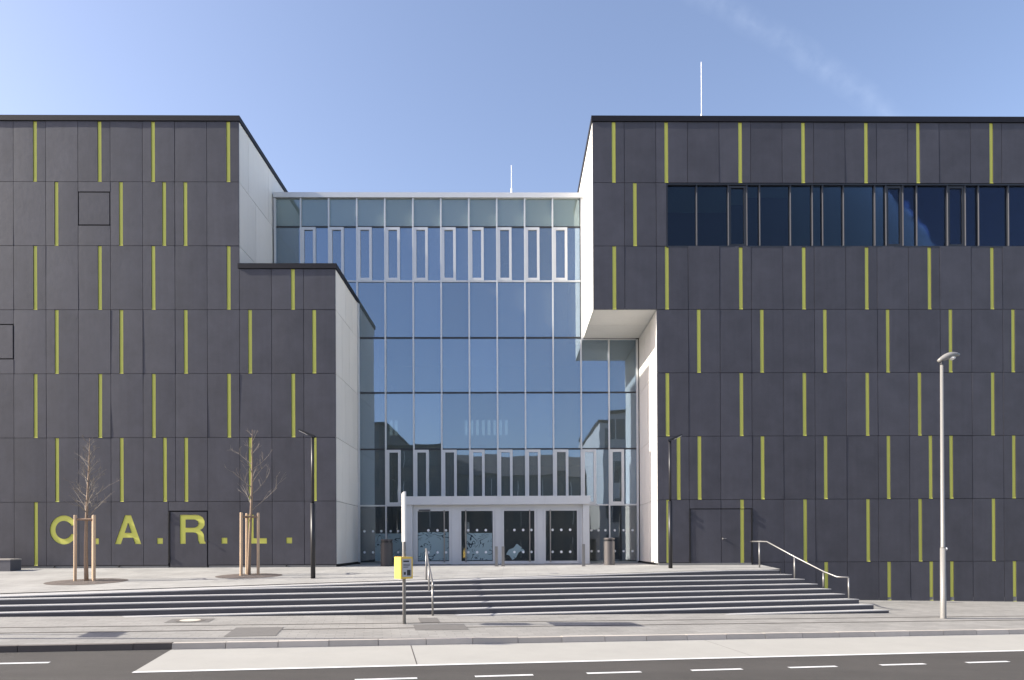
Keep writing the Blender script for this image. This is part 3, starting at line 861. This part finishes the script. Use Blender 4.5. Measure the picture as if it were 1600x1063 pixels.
for a, c, sd in DOORS:
    fm = MB(); y0, y1 = PY - 0.03, PY + 0.06
    fm.box(a - 0.075, a, y0, y1, -0.06, 2.285); fm.box(c, c + 0.075, y0, y1, -0.06, 2.285)
    fm.box(a, c, y0, y1, -0.06, 0.06); fm.box(a, c, y0, y1, 2.20, 2.285)
    d = fm.build('door', 'alu', porch)
    pane(a, c, 0.06, 2.20, d, 'door_glass', PY + 0.02)
    hx = c - 0.20 if sd > 0 else a + 0.20
    hm = MB(); hm.tube([(hx, PY - 0.075, 0.02), (hx, PY - 0.075, 2.24)], 0.028, 10)
    for z in (0.15, 2.1): hm.tube([(hx, PY - 0.075, z), (hx, PY + 0.01, z)], 0.012, 6)
    hm.build('pull_bar', 'steel', d)
    hm = MB(); hm.box(a + 0.05, a + 0.55, PY - 0.05, PY - 0.031, 2.215, 2.265); hm.build('door_closer', 'lamp_black' if sd > 0 and a < -4 else 'alu', d)
    dots(d, [a + (c - a) * q for q in ((0.34, 0.63, 0.90) if sd > 0 else (0.22, 0.5, 0.78))], (1.38, 0.44), PY + 0.005)
    dd.append(d)
film(dd[0], DOORS[0][0] + 0.02, DOORS[0][1] - 0.02, 0.10, 1.30, PY + 0.008)
film(dd[1], DOORS[1][0] + 0.16, DOORS[1][1] - 0.02, 0.10, 1.26, PY + 0.008)
b = MB(); b.add([(x, PY + 0.008, z) for x, z in ((-0.34, 0.34), (-0.20, 0.30), (-0.06, 0.10), (0.10, 0.22), (0.20, 0.42), (0.46, 0.50), (0.30, 0.66), (0.12, 0.80), (-0.02, 0.62), (-0.22, 0.54))], [tuple(range(10))]); b.build('printed_film', 'film', dd[2])

# ------------------------------------------------------------------ lightning rods
def rod(x, y, z0, z1, label):
    t = thing('lightning_rod', label, 'lightning rod', (x, y, z0), 'lightning rods on the roofs')
    b = MB(); b.tube([(x, y, z0), (x, y, z0 + (z1 - z0) * 0.55)], 0.045, 8); b.build('mast', 'rod_white', t)
    b = MB(); b.tube([(x, y, z0 + (z1 - z0) * 0.55), (x, y, z1)], 0.02, 6); b.build('tip', 'rod_white', t)
    b = MB(); b.lathe((x, y, z0), [(0.22, 0), (0.22, 0.08), (0.08, 0.12)], 12); b.build('foot', 'concrete', t)
rod(8.6, 4, 17.35, 22.6, 'tall white lightning rod on the right wing roof')
rod(-0.03, 6, 16.5, 19.0, 'small thin lightning rod above the glass hall')

# ------------------------------------------------------------------ street furniture
def small_lamp(x, y, z, top, side, label):
    t = thing('plaza_lamp', label, 'lamp', (x, y, z), 'slim black plaza lamps')
    b = MB(); b.tube([(x, y, z - 0.05), (x, y, z + 2.45)], 0.075, 14); b.build('lower_pole', 'lamp_black', t, smooth=True)
    b = MB(); b.tube([(x, y, z + 2.45), (x, y, top)], 0.05, 12); b.build('upper_pole', 'lamp_black', t, smooth=True)
    b = MB(); L = 0.50
    c = Vector((x, y, top)); e = Vector((x + side * L * 0.9, y, top + 0.22)); n_ = Vector((0, 0.09, 0)); up = Vector((-side * 0.03, 0, 0.075))
    c0 = c - (e - c) * 0.12
    b.hexa([c0 - n_, e - n_, e + n_, c0 + n_], [c0 - n_ + up, e - n_ + up * 0.6, e + n_ + up * 0.6, c0 + n_ + up])
    h = b.build('lamp_head', 'lamp_black', t)
    b = MB(); dn = Vector((side * 0.006, 0, -0.014)); a0 = c + (e - c) * 0.35; a1 = c + (e - c) * 0.93; n2 = n_ * 0.75
    b.hexa([a0 - n2 + dn, a1 - n2 + dn, a1 + n2 + dn, a0 + n2 + dn], [a0 - n2 + up * 0.1, a1 - n2 + up * 0.1, a1 + n2 + up * 0.1, a0 + n2 + up * 0.1])
    b.build('lens', 'lamp_lens', h)
small_lamp(-6.57, -4.45, -0.30, 4.31, -1, 'slim black plaza lamp in front of the left wing beside the dot after L')
small_lamp(5.72, -1.87, -0.12, 4.52, 1, 'slim black plaza lamp at the white corner of the right wing')

def street_lamp(x, y, z, H, label):
    t = thing('street_lamp', label, 'street lamp', (x, y, z), 'tall grey street lamps along the kerb')
    b = MB(); b.tube([(x, y, z - 0.05), (x, y, z + 0.02), (x, y, z + 2.06)], [0.085, 0.082, 0.075], 16); b.build('lower_pole', 'lamp_white', t, smooth=True)
    b = MB(); b.tube([(x, y, z + 2.06), (x, y, z + 2.10), (x, y, z + H - 0.12)], [0.075, 0.058, 0.045], 14); b.build('upper_pole', 'lamp_white', t, smooth=True)
    b = MB(); b.lathe((x + 0.075, y - 0.03, z + 2.04), [(0.02, -0.04), (0.045, 0), (0.02, 0.045)], 10); b.build('cap', 'sign_white', t)
    b = MB(); pts = []; rad = []
    for q in range(9):
        f = q / 8
        pts.append((x - 0.10 + 0.62 * f, y, z + H - 0.06 + 0.24 * math.sin(f * 1.75) - 0.05 * f)); rad.append(0.035 + 0.06 * math.sin(math.pi * min(1, f * 0.9 + 0.08)))
    b.tube(pts, rad, 12)
    hd = b.build('lamp_head', 'lamp_white', t, smooth=True)
    b = MB(); b.lathe((x + 0.30, y, z + H + 0.03), [(0.03, -0.06), (0.09, -0.02), (0.10, 0.02)], 12); b.build('lens', 'lamp_lens', hd)
    b = MB(); b.lathe((x, y, z + H - 0.14), [(0.055, -0.03), (0.055, 0.07)], 12); b.build('collar', 'dark_frame', t)
street_lamp(12.54, -6.96, -1.45, 7.6, 'tall light grey street lamp on the pavement at the right')
street_lamp(-14.9, -13.35, zwalk(*sw(-14.9, -13.35)), 7.6, 'tall grey street lamp left of the view, casting its shadow on the pavement')

# bus stop
bx, by, bz = -2.75, -9.86, zwalk(*sw(-2.75, -9.86))
t = thing('bus_stop_sign', 'bus stop pole with white edge-on sign plate and yellow timetable box', 'bus stop', (bx, by, bz))
b = MB(); b.tube([(bx, by, bz - 0.05), (bx, by, 2.05)], 0.042, 12); b.build('pole', 'lamp_white', t, smooth=True)
dv = Vector((0.235, -0.972, 0)).normalized(); nv = Vector((dv.y, -dv.x, 0))
b = MB(); c = Vector((bx, by, 0)); h_ = 0.40; th_ = 0.024
q = [c - dv * h_ - nv * th_, c + dv * h_ - nv * th_, c + dv * h_ + nv * th_, c - dv * h_ + nv * th_]
b.hexa([v + Vector((0, 0, 0.86)) for v in q], [v + Vector((0, 0, 2.08)) for v in q]); b.build('sign_plate', 'sign_white', t)
a = R(38)
e1 = Vector((math.cos(a), math.sin(a), 0)); e2 = Vector((-math.sin(a), math.cos(a), 0))   # e1: front width direction, e2: back
c = Vector((bx - 0.01, by - 0.02, 0)); hw, hd_ = 0.165, 0.165
q = [c - e1 * hw - e2 * hd_, c + e1 * hw - e2 * hd_, c + e1 * hw + e2 * hd_, c - e1 * hw + e2 * hd_]
b = MB(); b.hexa([v + Vector((0, 0, -0.05)) for v in q], [v + Vector((0, 0, 0.49)) for v in q]); bo = b.build('timetable_box', 'sign_yellow', t)
b = MB(); f = -e2 * (hd_ + 0.006)
q2 = [c + f - e1 * 0.125, c + f + e1 * 0.125, c + f + e1 * 0.125 + e2 * 0.004, c + f - e1 * 0.125 + e2 * 0.004]
b.hexa([v + Vector((0, 0, 0.0)) for v in q2], [v + Vector((0, 0, 0.44)) for v in q2]); tt = b.build('timetable', 'timetable', bo)
b = MB(); f = -e2 * (hd_ + 0.0075)
for za, zb2, xa, xb in ((0.36, 0.40, -0.10, 0.06), (0.30, 0.315, -0.10, 0.09), (0.265, 0.28, -0.10, 0.08), (0.23, 0.245, -0.10, 0.04), (0.03, 0.17, 0.0, 0.10), (0.05, 0.12, -0.09, -0.03)):
    p0 = c + f + e1 * xa; p1 = c + f + e1 * xb
    b.add([p0 + Vector((0, 0, za)), p1 + Vector((0, 0, za)), p1 + Vector((0, 0, zb2)), p0 + Vector((0, 0, zb2))], [(0, 1, 2, 3)])
b.build('print', 'lamp_black', tt)
b = MB(); f = -e1 * (hw + 0.005)
q2 = [c + f - e2 * 0.14, c + f + e2 * 0.14, c + f + e2 * 0.14 + e1 * 0.003, c + f - e2 * 0.14 + e1 * 0.003]
b.hexa([v + Vector((0, 0, -0.03)) for v in q2], [v + Vector((0, 0, 0.47)) for v in q2]); b.build('side_pane', 'sign_yellow', bo)

# sign on a pole left of the view: its shadow lies on the pavement
gx, gy = -12.9, -12.62; gz = zwalk(*sw(gx, gy))
t = thing('traffic_sign', 'small sign on a grey pole left of the view, shadow on the pavement', 'sign', (gx, gy, gz))
b = MB(); b.tube([(gx, gy, gz - 0.05), (gx, gy, gz + 2.55)], 0.03, 10); b.build('pole', 'lamp_white', t, smooth=True)
dv = Vector((US, -UC, 0)); nv = Vector((UC, US, 0)); c = Vector((gx - 0.04, gy, gz))
q = [c - dv * 0.4 - nv * 0.01, c + dv * 0.4 - nv * 0.01, c + dv * 0.4 + nv * 0.01, c - dv * 0.4 + nv * 0.01]
b = MB(); b.hexa([v + Vector((0, 0, 2.1)) for v in q], [v + Vector((0, 0, 2.52)) for v in q]); b.build('sign_plate', 'sign_white', t)

# handrails
def handrail(posts, railpts, label):
    t = thing('handrail', label, 'handrail', posts[0][0], None)
    b = MB(); b.tube(railpts, 0.026, 10); b.build('rail', 'steel', t, smooth=True)
    for p, top in posts:
        b = MB(); b.tube([(p[0], p[1], p[2] - 0.05), (p[0], p[1], top - 0.02)], 0.028, 10); b.build('post', 'steel', t, smooth=True)
handrail([((9.0, -1.85, -0.14), 0.83), ((9.60, -3.52, ZK(2)), 0.31), ((10.28, -4.20, ZK(4)), -0.19), ((10.76, -4.94, ZK(6)), -0.33)],
         [(8.78, -1.55, 0.84), (9.0, -1.85, 0.84), (9.15, -2.2, 0.83), (9.60, -3.52, 0.31), (10.28, -4.20, -0.17), (10.55, -4.58, -0.335), (10.76, -4.94, -0.335)], 'steel handrail down the right end of the steps')
handrail([((-2.78, -5.27, -0.32), 0.62), ((-2.54, -6.545, ZK(3)), 0.16), ((-2.25, -8.12, -1.16), -0.26)],
         [(-2.83, -5.0, 0.64), (-2.76, -5.35, 0.64), (-2.55, -6.5, 0.20), (-2.27, -8.0, -0.24), (-2.24, -8.15, -0.26), (-2.235, -8.18, -0.42)], 'steel handrail running down the middle of the steps')

# litter bins
def bin_(x, y, z, r_, H, m, label):
    t = thing('litter_bin', label, 'litter bin', (x, y, z))
    b = MB(); b.lathe((x, y, z), [(r_ * 0.97, 0), (r_, 0.02), (r_, H * 0.88)], 28); b.build('body', m, t, smooth=False)
    b = MB(); b.lathe((x, y, z), [(r_ * 0.86, H * 0.87), (r_ * 0.86, H * 0.95)], 24); b.build('opening', 'black', t)
    b = MB(); b.lathe((x, y, z), [(r_, H * 0.945), (r_ * 1.0, H), (r_ * 0.7, H * 1.01)], 28); b.build('lid', m, t)
    b = MB()
    for q in range(4):
        an = q * math.pi / 2 + 0.6
        b.box(x + r_ * 0.9 * math.cos(an) - 0.02, x + r_ * 0.9 * math.cos(an) + 0.02, y + r_ * 0.9 * math.sin(an) - 0.02, y + r_ * 0.9 * math.sin(an) + 0.02, z + H * 0.87, z + H * 0.95)
    b.build('lid_support', m, t)
bin_(-5.09, 0.55, -0.08, 0.24, 1.07, 'bin_dark', 'dark grey litter bin by the glass left of the porch')
bin_(3.85, 0.75, -0.08, 0.22, 1.09, 'bin_steel', 'stainless steel litter bin right of the porch')

# door-opener posts
for x, y, H, lab in ((-0.69, -0.1, 0.78, 'left one of the pair of short steel posts before the middle doors'), (-0.43, -0.1, 0.78, 'right one of the pair of short steel posts before the middle doors'), (2.70, -0.3, 0.86, 'single short steel post before the porch right end')):
    z = zplaza(x, y)
    t = thing('door_button_post', lab, 'post', (x, y, z), 'short steel posts in front of the doors')
    b = MB(); b.box(x - 0.055, x + 0.055, y - 0.03, y + 0.03, z - 0.05, z + H); b.build('post', 'steel', t)
    b = MB(); b.box(x - 0.075, x + 0.075, y - 0.06, y + 0.06, z - 0.02, z + 0.02); b.build('base_plate', 'iron', t)

# bench block at the far left
b = MB(); b.box(-21.2, -18.78, -1.13, -0.56, -0.24, 0.27)
t = thing('bench_block', 'dark block bench against the left wing at the picture edge', 'bench', (-20, -0.85, -0.15))
b.build('seat_block', 'bench', t)
b = MB(); b.box(-21.22, -18.765, -1.145, -0.545, 0.272, 0.32); b.build('seat_top', 'kerb_light', t)

# manhole cover
mx, my = -8.02, -9.86
def disc(r1, r0_, lift, n_=28):
    b = MB()
    for q in range(n_):
        a = 2 * math.pi * q / n_
        for r_ in (r0_, r1):
            X, Y = mx + r_ * math.cos(a), my + r_ * math.sin(a); b.v.append((X, Y, zwalk(*sw(X, Y)) + lift))
    for q in range(n_):
        k = (q + 1) % n_; b.f.append((2 * q, 2 * q + 1, 2 * k + 1, 2 * k))
    return b
t = thing('manhole_cover', 'round manhole cover with pale centre set in the left pavement', 'manhole cover', (mx, my, zwalk(*sw(mx, my))))
b = MB(); s_, w_ = sw(mx, my); strip(b, s_ - 0.5, s_ + 0.5, w_ - 0.36, w_ + 0.36, zwalk, 0.005); b.build('surround', 'patch', t)
disc(0.33, 0.24, 0.010).build('frame', 'iron', t)
disc(0.24, 0.001, 0.014).build('lid', 'cover', t)

# ------------------------------------------------------------------ young trees with stakes
def grow(b, p, d, L, r_, depth, rg, droop):
    pts = [p]; rad = [r_]
    n_ = 4
    for k in range(n_):
        d = (d + Vector((rg.gauss(0, 0.05), rg.gauss(0, 0.05), droop + rg.gauss(0, 0.03)))).normalized()
        p = p + d * (L / n_); pts.append(p); rad.append(max(0.0036, r_ * (1 - 0.78 * (k + 1) / n_)))
    b.tube(pts, rad, 5, caps=False)
    if depth > 0:
        m_ = rg.randint(2, 4) if depth > 1 else rg.randint(1, 3)
        for q in range(m_):
            f = rg.uniform(0.25, 0.98); i = min(n_ - 1, int(f * n_)); base = pts[i].lerp(pts[i + 1], f * n_ - i)
            side = Vector((rg.gauss(0, 1), rg.gauss(0, 1), rg.gauss(0.25, 0.5))).normalized()
            nd = (d * 0.9 + side * 0.75).normalized()
            grow(b, base, nd, L * rg.uniform(0.3, 0.55), r_ * 0.45, depth - 1, rg, droop)
def tree(x, y, z, H, first, nb, spread, seed, label, depth, lean):
    rg = random.Random(seed)
    t = thing('young_tree', label, 'tree', (x, y, z), 'young staked street trees')
    b = MB(); pts = []; rad = []
    N = 12
    for k in range(N + 1):
        f = k / N
        pts.append(Vector((x + lean * f * f + 0.03 * math.sin(5 * f + seed), y + 0.03 * math.cos(4 * f + seed), z - 0.1 + (H + 0.1) * f)))
        rad.append(0.062 * (1 - f) ** 0.8 + 0.005)
    b.tube(pts, rad, 8); b.build('trunk', 'bark', t, smooth=True)
    b = MB()
    for k in range(nb):
        f = first + (0.97 - first) * (k + rg.uniform(0, 0.9)) / nb
        i = min(N - 1, int(f * N)); base = pts[i].lerp(pts[i + 1], f * N - i)
        an = k * 2.4 + rg.uniform(-0.5, 0.5)
        tl = 1 - (f - first) / (1 - first)
        L = spread * (0.30 + 0.75 * tl) * rg.uniform(0.7, 1.1)
        d = Vector((math.cos(an), math.sin(an), rg.uniform(0.45, 1.0))).normalized()
        grow(b, base, d, L, 0.019 * (0.5 + 0.6 * tl), depth, rg, 0.06)
    b.build('crown', 'twig', t)
    return t
tree(-13.69, -4.77, -0.35, 4.6, 0.45, 34, 0.88, 3, 'bare young tree with dense upright twigs before the letters C and A', 2, 0.05)
tree(-9.05, -3.35, -0.26, 5.0, 0.44, 15, 1.08, 11, 'bare sparsely branched young tree before the letter L', 2, 0.12)
def stakes(pos, topz, label, rails):
    t = thing('tree_stakes', label, 'tree support', (pos[0][0], pos[0][1], pos[0][2]), 'wooden tree stakes')
    for p in pos:
        b = MB(); b.tube([(p[0], p[1], p[2] - 0.1), (p[0] + 0.01, p[1], topz - 0.03), (p[0] + 0.01, p[1], topz)], [0.048, 0.046, 0.038], 10); b.build('stake', 'stake', t, smooth=False)
    for i, j in rails:
        a, c = Vector(pos[i]), Vector(pos[j]); a.z = c.z = topz - 0.14
        b = MB(); b.tube([a, c], 0.032, 8); b.build('rail', 'strap', t)
stakes([(-14.02, -4.85, -0.36), (-13.42, -4.85, -0.36), (-13.72, -4.40, -0.33)], 1.78, 'three round wooden stakes around the tree before the C and A', ((0, 1), (1, 2), (0, 2)))
stakes([(-9.24, -3.60, -0.27), (-9.30, -2.95, -0.23), (-8.78, -3.30, -0.25)], 1.90, 'three round wooden stakes around the tree before the L', ((0, 2), (1, 2), (0, 1)))
def pit(x, y, rx, ry, label):
    rg = random.Random(int(x * 10))
    b = MB(); n_ = 40
    b.v.append((x, y, zplaza(x, y) + 0.035))
    for q in range(n_):
        a = 2 * math.pi * q / n_; X, Y = x + rx * math.cos(a), y + ry * math.sin(a); b.v.append((X, Y, zplaza(X, Y) + 0.006))
    for q in range(n_):
        X, Y = b.v[1 + q][0], b.v[1 + q][1]; X2, Y2 = x + (X - x) * 0.6, y + (Y - y) * 0.6
        b.v.append((X2, Y2, zplaza(X2, Y2) + 0.03 + rg.uniform(-0.01, 0.01)))
    for q in range(n_):
        k = (q + 1) % n_
        b.f.append((1 + q, 1 + k, 1 + n_ + k, 1 + n_ + q)); b.f.append((1 + n_ + q, 1 + n_ + k, 0))
    b.build('tree_pit', 'mulch', None, origin=(0, 0, 0), kind='structure')
pit(-13.68, -4.8, 1.22, 0.95, '')
pit(-9.05, -3.40, 1.10, 0.85, '')

# ------------------------------------------------------------------ houses across the street (seen in the glass)
def block(name, label, x0, x1, y0, y1, H, m, nx, nz, pitched=None, zb=-2.0):
    t = thing(name, label, 'building', ((x0 + x1) / 2, y1, zb))
    b = MB(); b.box(x0, x1, y0, y1, zb - 1, H); b.build('wall', m, t)
    if pitched:
        b = MB(); ym = (y0 + y1) / 2
        b.add([(x0 - 0.4, y0 - 0.4, H), (x1 + 0.4, y0 - 0.4, H), (x1 + 0.4, y1 + 0.4, H), (x0 - 0.4, y1 + 0.4, H), (x0 - 0.4, ym, H + pitched), (x1 + 0.4, ym, H + pitched)],
              [(0, 1, 5, 4), (2, 3, 4, 5), (1, 2, 5), (3, 0, 4), (0, 3, 2, 1)])
        b.build('roof', 'roof_brown', t)
    else:
        b = MB(); b.box(x0 - 0.15, x1 + 0.15, y0 - 0.15, y1 + 0.15, H + 0.002, H + 0.35); b.build('roof', 'coping', t)
    dx = (x1 - x0) / nx; dz = (H - zb) / nz
    for i in range(nx):
        for k in range(nz):
            cx_ = x0 + dx * (i + 0.5); cz_ = zb + dz * (k + 0.55)
            b = MB(); b.box(cx_ - dx * 0.3, cx_ + dx * 0.3, y1 - 0.1, y1 + 0.012, cz_ - dz * 0.28, cz_ + dz * 0.28)
            w = b.build('window', 'far_glass', t)
            b = MB(); b.box(cx_ - 0.04, cx_ + 0.04, y1 + 0.012, y1 + 0.04, cz_ - dz * 0.28, cz_ + dz * 0.28); b.build('frame', 'sign_white', w)
block('brick_building', 'dark brown building across the street mirrored in the left of the glass', -46, -15.5, -72, -50, 15.6, 'brick_dark', 8, 4)
block('brick_building', 'lower dark building stepping down beside the tallest one, mirrored in the glass', -15.4, -8.5, -66, -52, 13.0, 'brick_dark', 2, 4)
block('town_house', 'brown-roofed brick house across the street mirrored low in the middle of the glass', -8.0, 10.2, -74, -62, 10.3, 'brick_dark', 5, 3, pitched=3.6)
block('white_building', 'white building with window bands mirrored at the right of the glass', 10.6, 34, -70, -50, 16.3, 'render_white', 6, 4)

# pendant lamps inside the hall, seen through the glass
pm = bpy.data.materials.new('pendant_light'); pm.use_nodes = True
pb = pm.node_tree.nodes['Principled BSDF']; pb.inputs['Base Color'].default_value = (0.8, 0.8, 0.8, 1)
pb.inputs['Emission Color'].default_value = (0.85, 0.95, 1.0, 1); pb.inputs['Emission Strength'].default_value = 0.28
MATS['pendant_light'] = pm
ORD = ('leftmost', 'second from left', 'third from left', 'fourth from left', 'fourth from right', 'third from right', 'second from right', 'rightmost')
PX0, PX1, PZ0, PZ1 = (-6.21, -5.95), (-2.4, -2.11, -1.82, -1.52, -1.23, -0.94, -0.64, -0.35), 6.34, 7.09
for gi, xs_ in enumerate((PX0, PX1)):
    for li, x in enumerate(xs_):
        t = thing('pendant_lamp', (('left', 'right')[li] + ' white tube lamp of the pair inside the left of the glass hall' if gi == 0 else ORD[li] + ' of eight white tube lamps hung in a row inside the hall'), 'lamp', (x, 8.0, PZ0),
                  ('pair of tube lamps in the hall', 'row of tube lamps in the hall')[gi])
        b = MB(); b.tube([(x, 8.0, PZ0), (x, 8.0, PZ1)], 0.075, 10); b.build('tube', 'pendant_light', t)
        b = MB(); b.tube([(x, 8.0, PZ1), (x, 8.0, 9.75)], 0.006, 5); b.build('cable', 'dark_frame', t)
